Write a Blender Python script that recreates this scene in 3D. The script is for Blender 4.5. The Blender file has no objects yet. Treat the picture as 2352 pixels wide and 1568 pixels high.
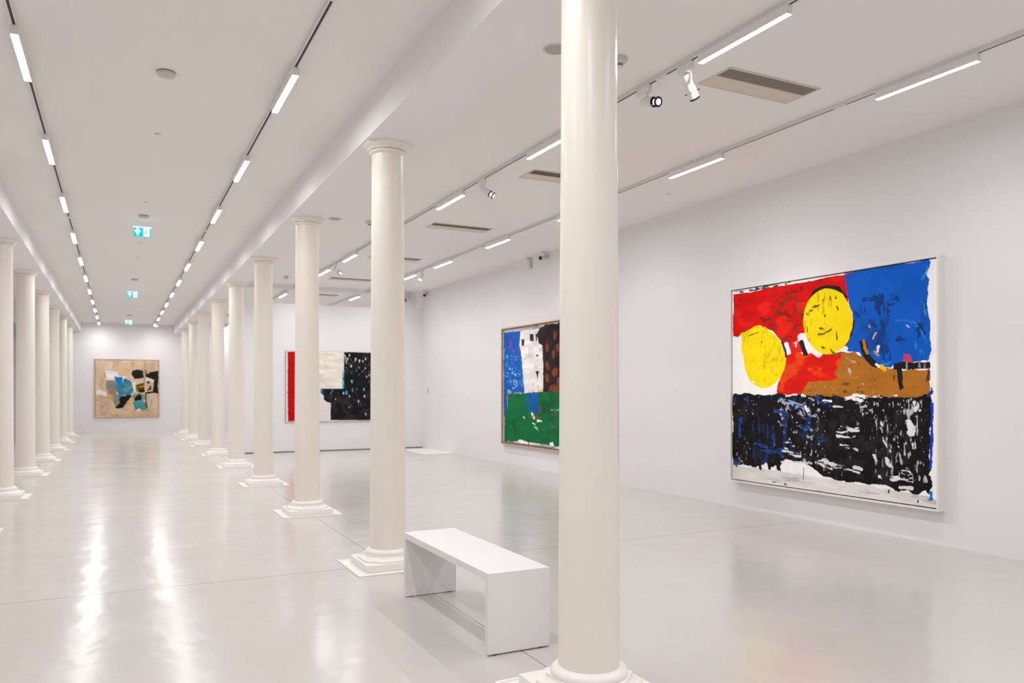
import bpy, bmesh, math, random
import numpy as np
from mathutils import Vector, Matrix, Quaternion

PI = math.pi
C = bpy.context.scene.collection
rnd = random.Random(7)

# ------------------------------------------------------------------ helpers
def srgb(r, g, b):
    f = lambda c: c / 12.92 if c <= 0.04045 else ((c + 0.055) / 1.055) ** 2.4
    return (f(r / 255), f(g / 255), f(b / 255), 1.0)

def add_box(bm, x0, x1, y0, y1, z0, z1, bevel=0.0):
    r = bmesh.ops.create_cube(bm, size=1.0)
    vs = r['verts']
    for v in vs:
        v.co = Vector((x0 + (v.co.x + .5) * (x1 - x0), y0 + (v.co.y + .5) * (y1 - y0), z0 + (v.co.z + .5) * (z1 - z0)))
    if bevel > 0:
        es = list({e for v in vs for e in v.link_edges})
        bmesh.ops.bevel(bm, geom=es, offset=bevel, segments=2, profile=.5, affect='EDGES')

def add_loft(bm, rings, cap=True):
    """rings: list of lists of points, equal counts"""
    vr = [[bm.verts.new(p) for p in ring] for ring in rings]
    n = len(vr[0])
    for a, b in zip(vr, vr[1:]):
        for i in range(n):
            j = (i + 1) % n
            bm.faces.new((a[i], a[j], b[j], b[i]))
    if cap:
        bm.faces.new(list(reversed(vr[0])))
        bm.faces.new(vr[-1])

def ring(r, z, n=48, x=0, y=0):
    return [(x + r * math.cos(2 * PI * i / n), y + r * math.sin(2 * PI * i / n), z) for i in range(n)]

def octo(h, c, z):
    """square of half-width h with chamfered corners (c = chamfer run)"""
    k = h - c
    return [(h, -k, z), (h, k, z), (k, h, z), (-k, h, z), (-h, k, z), (-h, -k, z), (-k, -h, z), (k, -h, z)]

def add_lathe(bm, prof, n=48, cap=True):
    add_loft(bm, [ring(r, z, n) for r, z in prof], cap)

def add_cyl(bm, p, q, r0, r1=None, n=24, cap=True):
    p = Vector(p); q = Vector(q); r1 = r0 if r1 is None else r1
    d = (q - p).normalized()
    a = d.orthogonal().normalized(); b = d.cross(a)
    def rg(o, r): return [o + a * (r * math.cos(2 * PI * i / n)) + b * (r * math.sin(2 * PI * i / n)) for i in range(n)]
    add_loft(bm, [rg(p, r0), rg(q, r1)], cap)

def obj(name, bm, mat, parent=None, smooth=False):
    me = bpy.data.meshes.new(name)
    bmesh.ops.recalc_face_normals(bm, faces=bm.faces)
    bm.to_mesh(me); bm.free()
    if mat: me.materials.append(mat)
    if smooth:
        me.polygons.foreach_set('use_smooth', [True] * len(me.polygons))
        me.set_sharp_from_angle(angle=math.radians(38))
    o = bpy.data.objects.new(name, me); C.objects.link(o)
    if parent: o.parent = parent
    return o

def tag(o, label=None, cat=None, group=None, kind=None):
    if label: o['label'] = label
    if cat: o['category'] = cat
    if group: o['group'] = group
    if kind: o['kind'] = kind
    return o

def thing(name, label, cat, loc=(0, 0, 0), rz=0, group=None):
    o = bpy.data.objects.new(name, None); C.objects.link(o)
    o.location = loc; o.rotation_euler = (0, 0, rz); o.empty_display_size = .1
    return tag(o, label, cat, group)

def dup(root, loc, label, group=None, rot=None):
    r = root.copy(); C.objects.link(r); r.location = loc
    if rot is not None: r.rotation_euler = rot
    r['label'] = label
    if group: r['group'] = group
    for ch in list(root.children):
        c = ch.copy(); C.objects.link(c); c.parent = r
        for g in list(ch.children):
            d = g.copy(); C.objects.link(d); d.parent = c
    return r

def struct(name, bm, mat, label=None):
    o = obj(name, bm, mat); o['kind'] = 'structure'
    if label: o['label'] = label; 
    return o

ORD = ['first', 'second', 'third', 'fourth', 'fifth', 'sixth', 'seventh', 'eighth', 'ninth', 'tenth',
       'eleventh', 'twelfth', 'thirteenth', 'fourteenth', 'fifteenth']

# ------------------------------------------------------------------ materials
def mat(name, col, rough=.5, metal=0., spec=.5, noise=0., scale=6., bump=0., bscale=60., coat=0.):
    m = bpy.data.materials.new(name); m.use_nodes = True
    nt = m.node_tree; b = nt.nodes['Principled BSDF']
    b.inputs['Base Color'].default_value = col
    b.inputs['Roughness'].default_value = rough
    b.inputs['Metallic'].default_value = metal
    b.inputs['Specular IOR Level'].default_value = spec
    if coat:
        b.inputs['Coat Weight'].default_value = coat; b.inputs['Coat Roughness'].default_value = .12
    tc = nt.nodes.new('ShaderNodeTexCoord')
    if noise:
        n = nt.nodes.new('ShaderNodeTexNoise'); n.inputs['Scale'].default_value = scale; n.inputs['Detail'].default_value = 5
        nt.links.new(tc.outputs['Object'], n.inputs['Vector'])
        mx = nt.nodes.new('ShaderNodeMix'); mx.data_type = 'RGBA'
        mx.inputs[6].default_value = tuple(c * (1 - noise) for c in col[:3]) + (1,)
        mx.inputs[7].default_value = tuple(min(1, c * (1 + noise)) for c in col[:3]) + (1,)
        nt.links.new(n.outputs['Fac'], mx.inputs[0]); nt.links.new(mx.outputs[2], b.inputs['Base Color'])
    if bump:
        n2 = nt.nodes.new('ShaderNodeTexNoise'); n2.inputs['Scale'].default_value = bscale; n2.inputs['Detail'].default_value = 3
        nt.links.new(tc.outputs['Object'], n2.inputs['Vector'])
        bp = nt.nodes.new('ShaderNodeBump'); bp.inputs['Strength'].default_value = bump; bp.inputs['Distance'].default_value = .002
        nt.links.new(n2.outputs['Fac'], bp.inputs['Height']); nt.links.new(bp.outputs['Normal'], b.inputs['Normal'])
    return m

def emis(name, col, s):
    m = bpy.data.materials.new(name); m.use_nodes = True
    nt = m.node_tree; nt.nodes.remove(nt.nodes['Principled BSDF'])
    e = nt.nodes.new('ShaderNodeEmission'); e.inputs['Color'].default_value = col; e.inputs['Strength'].default_value = s
    nt.links.new(e.outputs[0], nt.nodes['Material Output'].inputs[0])
    return m

LAMP, BEAM = 77.0, 6.2
M = dict(
    wall=mat('white_wall_paint', (.83, .82, .835, 1), .75, spec=.25, noise=.012, scale=.8, bump=.05, bscale=90),
    ceil=mat('white_ceiling_paint', (.88, .85, .83, 1), .85, spec=.2, noise=.01, scale=.6),
    beam=mat('white_beam_paint', (.86, .84, .835, 1), .6, spec=.3, noise=.01, scale=.8),
    column=mat('cream_gloss_column_paint', (.86, .80, .73, 1), .29, spec=.55, noise=.025, scale=5, bump=.12, bscale=24),
    base=mat('white_column_base_paint', (.88, .84, .80, 1), .45, spec=.4, noise=.02, scale=14, bump=.15, bscale=40),
    bench=mat('white_satin_lacquer', (.80, .785, .785, 1), .38, spec=.45, noise=.008, scale=3),
    rail=mat('white_metal_track', (.74, .71, .68, 1), .5, noise=.01),
    slot=mat('dark_track_slot', (.035, .028, .022, 1), .6, noise=.1),
    house=mat('white_lamp_housing', (.82, .80, .79, 1), .5, noise=.01),
    spotw=mat('white_spotlight_metal', (.80, .78, .76, 1), .4, noise=.01),
    black=mat('black_plastic', (.012, .012, .013, 1), .4, noise=.1),
    grey=mat('grey_mesh', (.47, .44, .42, 1), .8, noise=.05, scale=200),
    vent=mat('beige_vent_frame', (.68, .61, .53, 1), .6, noise=.02),
    slat=mat('taupe_vent_slat', (.40, .345, .295, 1), .6, noise=.05),
    plastic=mat('ivory_plastic', (.62, .57, .50, 1), .5, noise=.02),
    greyplastic=mat('grey_white_plastic', (.66, .63, .61, 1), .5, noise=.02),
    wood=mat('pale_oak_frame', srgb(206, 168, 134), .55, noise=.12, scale=18),
    framew=mat('white_painted_frame', (.84, .81, .77, 1), .5, noise=.01),
    framegrey=mat('grey_edge_frame', (.42, .40, .41, 1), .5, noise=.03),
    dark=mat('dark_grey_shade_and_parts', (.07, .065, .058, 1), .6, noise=.1),  # real dark parts, plus shade painted in the doorway and under the partition
    lamp=emis('lamp_diffuser_light', (.972, .984, 1, 1), LAMP),
    lens=emis('spot_lens_light', (1, 1, 1, 1), 5),
    signc=emis('exit_sign_green_light', (.0, .62, .72, 1), 1.15),
    signw=emis('exit_sign_white_light', (.9, 1, 1, 1), 2.2),
    signb=emis('exit_sign_bar_light', (.86, .90, 1, 1), 1.0),
    signg=emis('exit_sign_dark_green_light', (.05, .40, .42, 1), .9),
    glass=mat('blue_black_lens_glass', (.02, .035, .06, 1), .08, spec=.9, noise=.1),
)

def floor_material():
    m = bpy.data.materials.new('polished_concrete_floor'); m.use_nodes = True
    nt = m.node_tree; b = nt.nodes['Principled BSDF']; L = nt.links
    tc = nt.nodes.new('ShaderNodeTexCoord')
    def noise(scale, detail, sx=1, sy=1):
        mp = nt.nodes.new('ShaderNodeMapping'); mp.inputs['Scale'].default_value = (sx, sy, 1)
        L.new(tc.outputs['Object'], mp.inputs['Vector'])
        n = nt.nodes.new('ShaderNodeTexNoise'); n.inputs['Scale'].default_value = scale; n.inputs['Detail'].default_value = detail
        L.new(mp.outputs[0], n.inputs['Vector']); return n.outputs['Fac']
    def mix(f, a, c):
        x = nt.nodes.new('ShaderNodeMix'); x.data_type = 'RGBA'
        if isinstance(f, float): x.inputs[0].default_value = f
        else: L.new(f, x.inputs[0])
        for i, v in ((6, a), (7, c)):
            if isinstance(v, tuple): x.inputs[i].default_value = v
            else: L.new(v, x.inputs[i])
        return x.outputs[2]
    c1 = mix(noise(.55, 6), (.542, .508, .478, 1), (.612, .578, .550, 1))
    c2 = mix(noise(4.5, 8, 1.6, .8), (.580, .545, .515, 1), c1)
    sep = nt.nodes.new('ShaderNodeSeparateXYZ'); L.new(tc.outputs['Object'], sep.inputs[0])
    def line(out, pos, w):
        s = nt.nodes.new('ShaderNodeMath'); s.operation = 'SUBTRACT'; L.new(out, s.inputs[0]); s.inputs[1].default_value = pos
        a = nt.nodes.new('ShaderNodeMath'); a.operation = 'ABSOLUTE'; L.new(s.outputs[0], a.inputs[0])
        g = nt.nodes.new('ShaderNodeMath'); g.operation = 'LESS_THAN'; L.new(a.outputs[0], g.inputs[0]); g.inputs[1].default_value = w
        return g.outputs[0]
    def mx(a, c):
        g = nt.nodes.new('ShaderNodeMath'); g.operation = 'MAXIMUM'; L.new(a, g.inputs[0]); L.new(c, g.inputs[1]); return g.outputs[0]
    ln = mx(mx(line(sep.outputs[0], 2.077, .0035), line(sep.outputs[0], -1.44, .0035)), line(sep.outputs[1], 6.53, .0045))
    c3 = mix(ln, c2, (.24, .21, .185, 1))
    L.new(c3, b.inputs['Base Color'])
    mr = nt.nodes.new('ShaderNodeMapRange'); L.new(noise(1.4, 6), mr.inputs[0])
    mr.inputs[1].default_value = .3; mr.inputs[2].default_value = .7; mr.inputs[3].default_value = .16; mr.inputs[4].default_value = .22
    L.new(mr.outputs[0], b.inputs['Roughness'])
    b.inputs['Specular IOR Level'].default_value = .42
    bp = nt.nodes.new('ShaderNodeBump'); bp.inputs['Strength'].default_value = .45; bp.inputs['Distance'].default_value = .012
    L.new(noise(3.2, 3), bp.inputs['Height']); L.new(bp.outputs['Normal'], b.inputs['Normal'])
    return m
M['floor'] = floor_material()

# ------------------------------------------------------------------ setting
XR, XL, YF, YB = 7.13, -2.65, 31.9, -6.0      # right wall, left wall, far wall, back wall
ZN, ZA, ZS = 3.93, 4.06, 3.60                 # nave ceiling, aisle ceiling, beam soffit
BR0, BR1, BL0, BL1 = 1.85, 2.29, -1.64, -1.20 # beam faces

bm = bmesh.new(); add_box(bm, XL - .3, XR + .3, YB - .3, YF + .3, -.2, 0); struct('floor', bm, M['floor'])
bm = bmesh.new()
add_box(bm, BL1 - .2, BR0 + .2, YB, YF, ZN, ZN + .3)
add_box(bm, BR1 - .2, XR, YB, YF, ZA, ZA + .3)
add_box(bm, XL, BL0 + .2, YB, YF, ZA, ZA + .3)
struct('ceiling', bm, M['ceil'])
bm = bmesh.new(); add_box(bm, BR0, BR1, YB, YF, ZS, ZA + .1); struct('trim_1', bm, M['beam'], 'white beam carried by the right row of columns')
bm = bmesh.new(); add_box(bm, BL0, BL1, YB, YF, ZS, ZA + .1); struct('trim_2', bm, M['beam'], 'white beam carried by the left row of columns')
bm = bmesh.new(); add_box(bm, BR1, XR, 19.62, 19.80, ZA - .085, ZA); struct('trim_3', bm, M['ceil'], 'shallow ceiling downstand above the partition')
bm = bmesh.new(); add_box(bm, XR, XR + .3, YB - .3, YF + .3, 0, ZA + .3); struct('wall_right', bm, M['wall'])
bm = bmesh.new(); add_box(bm, XL - .3, XR + .3, YF, YF + .3, 0, ZA + .3); struct('wall_far', bm, M['wall'])
bm = bmesh.new(); add_box(bm, XL - .3, XR + .3, YB - .3, YB, 0, ZA + .3); struct('wall_back', bm, M['wall'])
DY0, DY1, DZ = 24.9, 26.88, 3.43
bm = bmesh.new()
add_box(bm, XL - .3, XL, YB - .3, DY0, 0, ZA + .3); add_box(bm, XL - .3, XL, DY1, YF + .3, 0, ZA + .3); add_box(bm, XL - .3, XL, DY0, DY1, DZ, ZA + .3)
struct('wall_left', bm, M['wall'])
bm = bmesh.new(); add_box(bm, XL - .22, XL - .16, DY0, DY1, 0, DZ); d = struct('doorway_dark_1', bm, M['dark'], 'dark sheet standing in for the unlit depth of the tall doorway in the left wall')  # dark sheet paints the darkness of an open doorway
# partition with the black painting, and the full-height stub beside it
bm = bmesh.new(); add_box(bm, 2.45, 6.45, 19.47, 19.80, .02, ZS); struct('wall_partition', bm, M['wall'])
bm = bmesh.new(); add_box(bm, 6.45, XR, 19.47, 19.80, .02, ZA); struct('wall_stub', bm, M['wall'])
bm = bmesh.new(); add_box(bm, 2.72, XR, 19.49, 19.78, 0, .02); struct('trim_4', bm, M['dark'], 'dark strip standing in for the shadow gap under the partition')  # shade of the gap put into the dark colour of this strip
# corbel hanging in the corner and the pale patch on the floor below it
bm = bmesh.new()
add_loft(bm, [[(6.98 - a, 19.35 - a, z), (XR, 19.35 - a, z), (XR, 19.47, z), (6.98 - a, 19.47, z)] for a, z in ((0, 3.63), (.005, 3.82), (.05, 3.98), (.09, ZA))])
struct('trim_5', bm, M['ceil'], 'stub of a pier hanging from the ceiling in the corner')
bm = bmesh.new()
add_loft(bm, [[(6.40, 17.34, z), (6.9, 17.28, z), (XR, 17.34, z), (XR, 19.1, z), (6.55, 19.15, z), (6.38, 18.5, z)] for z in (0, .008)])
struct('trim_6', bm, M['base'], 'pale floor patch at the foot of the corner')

# ------------------------------------------------------------------ columns
def make_column(label):
    t = thing('column', label, 'column', group='cast columns of the hall')
    bm = bmesh.new()                                   # pad with raised rim
    add_box(bm, -.35, .35, -.35, .35, 0, .006)
    for s in (-1, 1):
        add_box(bm, s * .35 - (.022 if s > 0 else 0), s * .35 + (.022 if s < 0 else 0), -.35, .35, .006, .011)
        add_box(bm, -.328, .328, s * .35 - (.022 if s > 0 else 0), s * .35 + (.022 if s < 0 else 0), .006, .011)
    obj('floor_pad', bm, M['base'], t)
    bm = bmesh.new(); add_box(bm, -.258, .258, -.258, .258, .006, .066, .006); obj('plinth', bm, M['base'], t, True)
    bm = bmesh.new()
    add_loft(bm, [octo(h, c, z) for h, c, z in ((.234, .120, .066), (.238, .122, .073), (.234, .120, .081), (.214, .112, .087), (.199, .106, .096), (.192, .103, .107), (.192, .103, .115))])
    add_lathe(bm, [(.17, .112), (.186, .113), (.190, .119), (.190, .131), (.184, .142), (.174, .150), (.160, .156), (.150, .158)], 56)
    obj('base_moulding', bm, M['base'], t, True)
    bm = bmesh.new()
    prof = [(.1515, .15)]
    for i in range(1, 15):
        f = i / 14; prof.append((.151 - .0155 * f ** 1.15, .15 + f * 3.38))
    add_lathe(bm, prof, 64); obj('shaft', bm, M['column'], t, True)
    bm = bmesh.new()
    add_lathe(bm, [(.136, 3.508), (.148, 3.512), (.157, 3.522), (.158, 3.532), (.150, 3.543), (.14, 3.546)], 48)
    add_loft(bm, [octo(h, c, z) for h, c, z in ((.160, .094, 3.543), (.163, .095, 3.551), (.171, .100, 3.560), (.184, .108, 3.571), (.198, .116, 3.581), (.202, .118, 3.585), (.202, .118, 3.60))])
    obj('capital', bm, M['column'], t, True)
    return t

YC = [3.285 + 3.23 * k for k in range(9)]
rl = ['cream column nearest the camera, standing right of the bench in front of the green painting',
      'cream column at the far left end of the bench, second of the right row',
      'third cream column of the right row, in front of the red edge of the black painting',
      'fourth cream column of the right row, left of the red stripe of the partition painting',
      'fifth cream column of the right row, before the left end of the partition',
      'sixth cream column of the right row, just beyond the partition end',
      'seventh cream column of the right row, deep in the hall',
      'eighth cream column of the right row, last but one before the far wall',
      'ninth and last cream column of the right row, beside the far wall']
c0 = make_column(rl[0]); c0.location = (2.07, YC[0], 0)
for k in range(1, 9): dup(c0, (2.07, YC[k], 0), rl[k])
ll = ['left row column cut off by the left edge, only its pale floor pad showing',
      'cream column cut by the left photo edge, nearest full height one of the left row',
      'second tall cream column from the left edge, right of the dark doorway slit',
      'third tall cream column from the left edge in the left row',
      'fourth tall column from the left edge, shaded shaft in the left row',
      'fifth column from the left edge, last but one of the left row',
      'last column of the left row, beside the far wall']
for k in range(2, 9): dup(c0, (-1.46, YC[k], 0), ll[k - 2])

# ------------------------------------------------------------------ bench
t = thing('bench', 'plain white box bench with open front between two columns', 'bench', (1.86, 4.01, 0))
W_, L_, H_ = .395, 1.465, .466
T_ = .042
def prism_x(bm, pts): add_loft(bm, [[(x, y, z) for y, z in pts] for x in (0, W_)])
bm = bmesh.new(); prism_x(bm, [(0, H_), (L_, H_), (L_ - T_, H_ - T_), (T_, H_ - T_)]); obj('seat', bm, M['bench'], t)
for y0, f in ((0, 1), (L_, -1)):
    bm = bmesh.new(); prism_x(bm, [(y0, .012), (y0, H_), (y0 + f * T_, H_ - T_), (y0 + f * T_, .006), (y0 + f * .006, .006)]); lg = obj('side_panel', bm, M['bench'], t)
    y0 = y0 + f * .02 - .02
    for x in (.05, W_ - .05):
        bm = bmesh.new(); add_cyl(bm, (x, y0 + .02, 0), (x, y0 + .02, .008), .015, n=16); obj('foot', bm, M['black'], lg)

# ------------------------------------------------------------------ lighting tracks and lamps
def make_track(x, zc, label, ends, joints, g):
    t = thing('lighting_track', label, 'lighting track', (skew(x, 0), 0, zc), SK if x > 3 else 0, group='ceiling lighting tracks')
    y0, y1 = ends; w, h = .018, .036
    bm = bmesh.new()
    add_box(bm, -w, w, y0, y1, -.010, 0)
    add_box(bm, -w, -.0085, y0, y1, -h, -.010); add_box(bm, .0085, w, y0, y1, -h, -.010)
    obj('rail', bm, M['rail'], t)
    bm = bmesh.new(); add_box(bm, -.0085, .0085, y0, y1, -h + .0015, -.010); obj('slot', bm, M['slot'], t)
    for y in joints:
        bm = bmesh.new(); add_box(bm, -.0085, .0085, y - .07, y + .07, -h - .0005, -h + .012); obj('joint_cover', bm, M['rail'], t)
    return t

XNL, XNR, XA, XB = -.611, 1.174, 3.925, 5.755
SK = .0052                                   # the two aisle tracks run very slightly askew to the hall
def skew(x, y): return x - SK * (y - 4) if x > 3 else x
make_track(XNL, ZN, 'long ceiling track on the left of the nave', (-4.5, 31.75), (12.5, 20.4), 0)
make_track(XNR, ZN, 'long ceiling track on the right of the nave, beside the bright beam', (-4.5, 31.6), (4.75, 12.6, 20.4), 0)
make_track(XA, ZA, 'right aisle ceiling track nearer the columns', (-4.5, 31.6), (5.13, 12.75, 20.4), 0)
make_track(XB, ZA, 'right aisle ceiling track nearer the right wall', (-4.5, 31.6), (4.95, 12.7, 20.4), 0)

def make_bar(label):
    t = thing('ceiling_lamp', label, 'ceiling light', group='linear light bars')
    bm = bmesh.new()
    add_box(bm, -.024, .024, -.44, .44, -.090, -.036)
    for sx in (-1, 1): add_box(bm, min(sx * .024, sx * .0228), max(sx * .024, sx * .0228), -.44, .44, -.098, -.090)
    for sy in (-1, 1): add_box(bm, -.0228, .0228, min(sy * .44, sy * .4385), max(sy * .44, sy * .4385), -.098, -.090)
    obj('housing', bm, M['house'], t)
    bm = bmesh.new(); add_box(bm, -.0227, .0227, -.4384, .4384, -.0970, -.0905); df = obj('diffuser', bm, M['house'], t)
    df.data.materials.append(M['lamp'])
    for p in df.data.polygons:
        if p.normal.z < -.5: p.material_index = 1                    # only the lower face of the diffuser is lit
    ld = bpy.data.lights.new('lamp_beam', 'AREA'); ld.shape = 'RECTANGLE'; ld.size = .0446; ld.size_y = .868   # the downward beam of the bar
    ld.energy = BEAM; ld.color = (.972, .984, 1); ld.spread = math.radians(140)
    lo = bpy.data.objects.new('lamp_beam', ld); C.objects.link(lo); lo.parent = t; lo.location = (0, 0, -.0976)
    return t

bar0 = make_bar('x')
first = [True]
def bars(x, zc, ys, where):
    vis = 0; hid = 0
    for y in ys:
        if y > 3.4: lab = 'white linear light bar on the %s, %s from the front' % (where, ORD[vis]); vis += 1; g = 'linear light bars'
        else:
            lab = 'white linear light bar on the %s, behind the camera position, %s back' % (where, ORD[hid]); hid += 1; g = 'linear light bars'
        if first[0]:
            bar0.location = (skew(x, y), y, zc); bar0['label'] = lab; first[0] = False
        else: dup(bar0, (skew(x, y), y, zc), lab, g, (0, 0, SK if x > 3 else 0))
bars(XNL, ZN, [6.50 + 2.44 * k for k in range(10)] + [31.0] + [1.64, -.79, -3.2], 'left nave track')
bars(XNR, ZN, [6.36 + 2.44 * k for k in range(10)] + [30.88] + [1.5, -.93, -3.3], 'right nave track')
bars(XA, ZA, [4.22, 6.97, 9.59, 12.6, 14.5, 16.5, 18.3, 21.0, 23.6, 25.8, 28.3, 31.3, 1.5, -1.2, -3.8], 'inner right aisle track')
bars(XB, ZA, [4.13, 6.90, 9.47, 11.94, 14.4, 16.4, 18.2, 20.77, 23.9, 25.6, 28.0, 30.5, 1.4, -1.3, -3.9], 'outer right aisle track')
# near nave bars just above the frame
bars(XNL, ZN, [3.38], 'left nave track overhead'); bars(XNR, ZN, [3.30], 'right nave track overhead')

TH = math.atan2(1176 - 272, 1804)
FW = Vector((math.sin(TH), math.cos(TH), 0)); RT = Vector((math.cos(TH), -math.sin(TH), 0)); UP = Vector((0, 0, 1))
def make_spot(label, loc, d, kind='short', lit=True, beam=0):
    """loc: on the underside of the track; d: aiming direction"""
    loc = (skew(loc[0], loc[1]), loc[1], loc[2])
    t = thing('spotlight', label, 'spotlight', loc, group='track spotlights')
    d = d.normalized()
    if beam:
        ld = bpy.data.lights.new('spot_beam', 'SPOT'); ld.energy = beam; ld.spot_size = math.radians(42); ld.spot_blend = .8; ld.shadow_soft_size = .024
        lo = bpy.data.objects.new('spot_beam', ld); C.objects.link(lo); lo.parent = t
        lo.location = Vector((0, -.04, -.135)) + d * .175; lo.rotation_euler = d.to_track_quat('-Z', 'Y').to_euler()
    bm = bmesh.new(); add_box(bm, -.017, .017, -.085, .085, -.062, 0, .004); obj('adapter', bm, M['spotw'], t, True)
    if kind == 'long':
        c = Vector((.035, 0, -.158))
        bm = bmesh.new()
        for s in (1,):
            add_cyl(bm, (0, -.03, -.06), (0, -.03, -.085), .028, n=20)
            add_loft(bm, [[(.0 - .006, -.05 - w, z), (.006, -.05 - w, z), (.006, -.05 + w, z), (-.006, -.05 + w, z)] for w, z in ((.012, -.08), (.020, -.11), (.022, -.14), (.014, -.17))])
        obj('yoke', bm, M['spotw'], t, True)
        a = c - d * .085; b = c + d * .105
        bm = bmesh.new(); add_cyl(bm, a, c + d * .02, .036, .036, 32); add_cyl(bm, c + d * .02, b, .040, .040, 32)
        by = obj('lamp_body', bm, M['spotw'], t, True)
        bm = bmesh.new(); add_cyl(bm, b, b + d * .014, .041, .041, 32); obj('front_ring', bm, M['black'], t, True)
        e1 = d.orthogonal().normalized(); e2 = d.cross(e1)
        for k, q in enumerate((e1, e2, -e1, -e2)):
            p = c + d * (.05 + .012 * (k % 2))
            bm = bmesh.new(); add_cyl(bm, p + q * .038, p + q * .062, .0035, n=8); obj('shutter_blade', bm, M['black'], t)
        bm = bmesh.new(); add_cyl(bm, b + d * .012, b + d * .0155, .032, n=28); obj('lens', bm, M['lens'] if lit else M['glass'], t)
        return t
    c = Vector((0, -.04, -.125))
    bm = bmesh.new(); add_cyl(bm, (0, -.04, -.06), c, .012, n=16); obj('stem', bm, M['spotw'], t, True)
    a = c - d * .045 - UP * .01; b = c + d * .085 - UP * .01
    bm = bmesh.new(); add_cyl(bm, a, a + d * .012, .034, .041, 32, False); add_cyl(bm, a + d * .012, b, .041, .041, 32); add_cyl(bm, a, a + d * .002, .034, n=32)
    obj('lamp_body', bm, M['spotw'], t, True)
    bm = bmesh.new(); add_cyl(bm, b, b + d * .012, .0425, .0425, 32); obj('front_ring', bm, M['black'], t, True)
    if kind == 'lensring':
        e = b + d * .046
        o1 = d.orthogonal().normalized(); o2 = d.cross(o1)
        for k in range(3):
            q = o1 * math.cos(2 * PI * k / 3) + o2 * math.sin(2 * PI * k / 3)
            bm = bmesh.new(); add_cyl(bm, b + q * .039, e + q * .039, .003, n=8); obj('holder_rod', bm, M['spotw'], t)
        bm = bmesh.new(); add_cyl(bm, e, e + d * .010, .042, .042, 32); obj('lens_ring', bm, M['black'], t, True)
        bm = bmesh.new(); add_cyl(bm, e + d * .009, e + d * .0115, .024, n=28); obj('lens', bm, M['lens'], t)
        bm = bmesh.new(); add_cyl(bm, b + d * .011, b + d * .0135, .036, n=28); ig = obj('inner_glass', bm, M['glass'], t)
        bm = bmesh.new(); add_cyl(bm, b + d * .0130, b + d * .015, .024, n=28); obj('inner_lens', bm, M['lens'], ig)
        return t
    bm = bmesh.new(); add_cyl(bm, b + d * .011, b + d * .0145, .034, n=28); obj('lens', bm, M['lens'], t)
    return t

ZT = ZA - .036; BEAM_SPOT = 120
make_spot('white spotlight with glowing double lens facing the camera, beside the nearest column', (XA, 5.36, ZT), -FW * .80 + RT * .52 - UP * .28, 'lensring')
make_spot('long white framing spotlight with shutter blades tilted down beside the nearest ceiling vent', (XA, 4.83, ZT), RT * .50 - UP * .78 + FW * .42, 'long', False)
make_spot('white spotlight with a detached black lens ring, between the second and nearest columns', (XA, 8.58, ZT), Vector((7.1, 6.34, 1.57)) - Vector((XA, 8.54, ZT - .13)), 'lensring', beam=BEAM_SPOT)
make_spot('spotlight peeping out behind the second column of the right row', (XA, 11.78, ZT), -FW * .75 + RT * .55 - UP * .3, 'short')
make_spot('white spotlight with glowing lens between the third and second columns', (XA, 15.6, ZT), Vector((7.1, 13.1, 1.57)) - Vector((XA, 15.56, ZT - .13)), 'lensring', beam=BEAM_SPOT)
make_spot('white spotlight on the outer aisle track aimed left, lens glowing', (XB, 15.6, ZT), -RT * .42 - UP * .74 - FW * .48, 'short')
make_spot('small spotlight far away on the right nave track', (XNR, 29.45, ZN - .036), -FW * .6 - UP * .7 + RT * .2, 'short')

# ------------------------------------------------------------------ ceiling vents
def make_vent(label):
    t = thing('ceiling_vent', label, 'ceiling vent', group='aisle ceiling vents')
    a, b = .50, .195
    bm = bmesh.new()
    add_box(bm, -a, a, -b, -b + .016, -.008, 0); add_box(bm, -a, a, b - .016, b, -.008, 0)
    add_box(bm, -a, -a + .016, -b + .016, b - .016, -.008, 0); add_box(bm, a - .016, a, -b + .016, b - .016, -.008, 0)
    obj('frame', bm, M['vent'], t)
    bm = bmesh.new(); add_box(bm, -a + .016, a - .016, -.01, b - .016, -.006, 0); obj('cover_plate', bm, M['vent'], t)
    bm = bmesh.new(); add_box(bm, -a + .016, a - .016, -b + .016, -.01, -.0015, 0); obj('grille_back', bm, M['vent'], t)
    for k in range(9):
        y = -b + .026 + k * .0182
        bm = bmesh.new(); add_loft(bm, [[(x, y - .007, -.0075), (x, y + .003, -.0018), (x, y + .006, -.0018), (x, y - .003, -.0075)] for x in (-a + .018, a - .018)])
        obj('slat', bm, M['slat'], t)
    return t
vl = ['nearest beige ceiling vent with dark slats, right of the long spotlight',
      'second ceiling vent, half hidden behind the nearest column',
      'third ceiling vent, between the second and nearest columns',
      'fourth ceiling vent, cut by the second column',
      'fifth ceiling vent, seen between the third and second columns',
      'sixth ceiling vent, farthest one above the partition']
v0 = make_vent(vl[0]); v0.location = (4.825, 4.975, ZA)
for k in range(1, 6): dup(v0, (4.80, 4.975 + 3.23 * k, ZA), vl[k])

# ------------------------------------------------------------------ speakers, detectors, flush discs
def make_speaker(label):
    t = thing('ceiling_speaker', label, 'speaker', group='round ceiling speakers')
    bm = bmesh.new(); add_lathe(bm, [(.098, 0), (.098, -.004), (.094, -.007), (.082, -.007), (.081, -.003)], 48, True); obj('rim', bm, M['greyplastic'], t, True)
    bm = bmesh.new(); add_lathe(bm, [(.080, -.006), (.080, -.0078), (.04, -.0088)], 48); obj('grille', bm, M['grey'], t, True)
    return t
s0 = make_speaker('round grey ceiling speaker partly hidden by the nearest column'); s0.location = (2.935, 5.12, ZA)
dup(s0, (2.887, 11.66, ZA), 'round flush ceiling speaker beside the third column capital')

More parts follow.
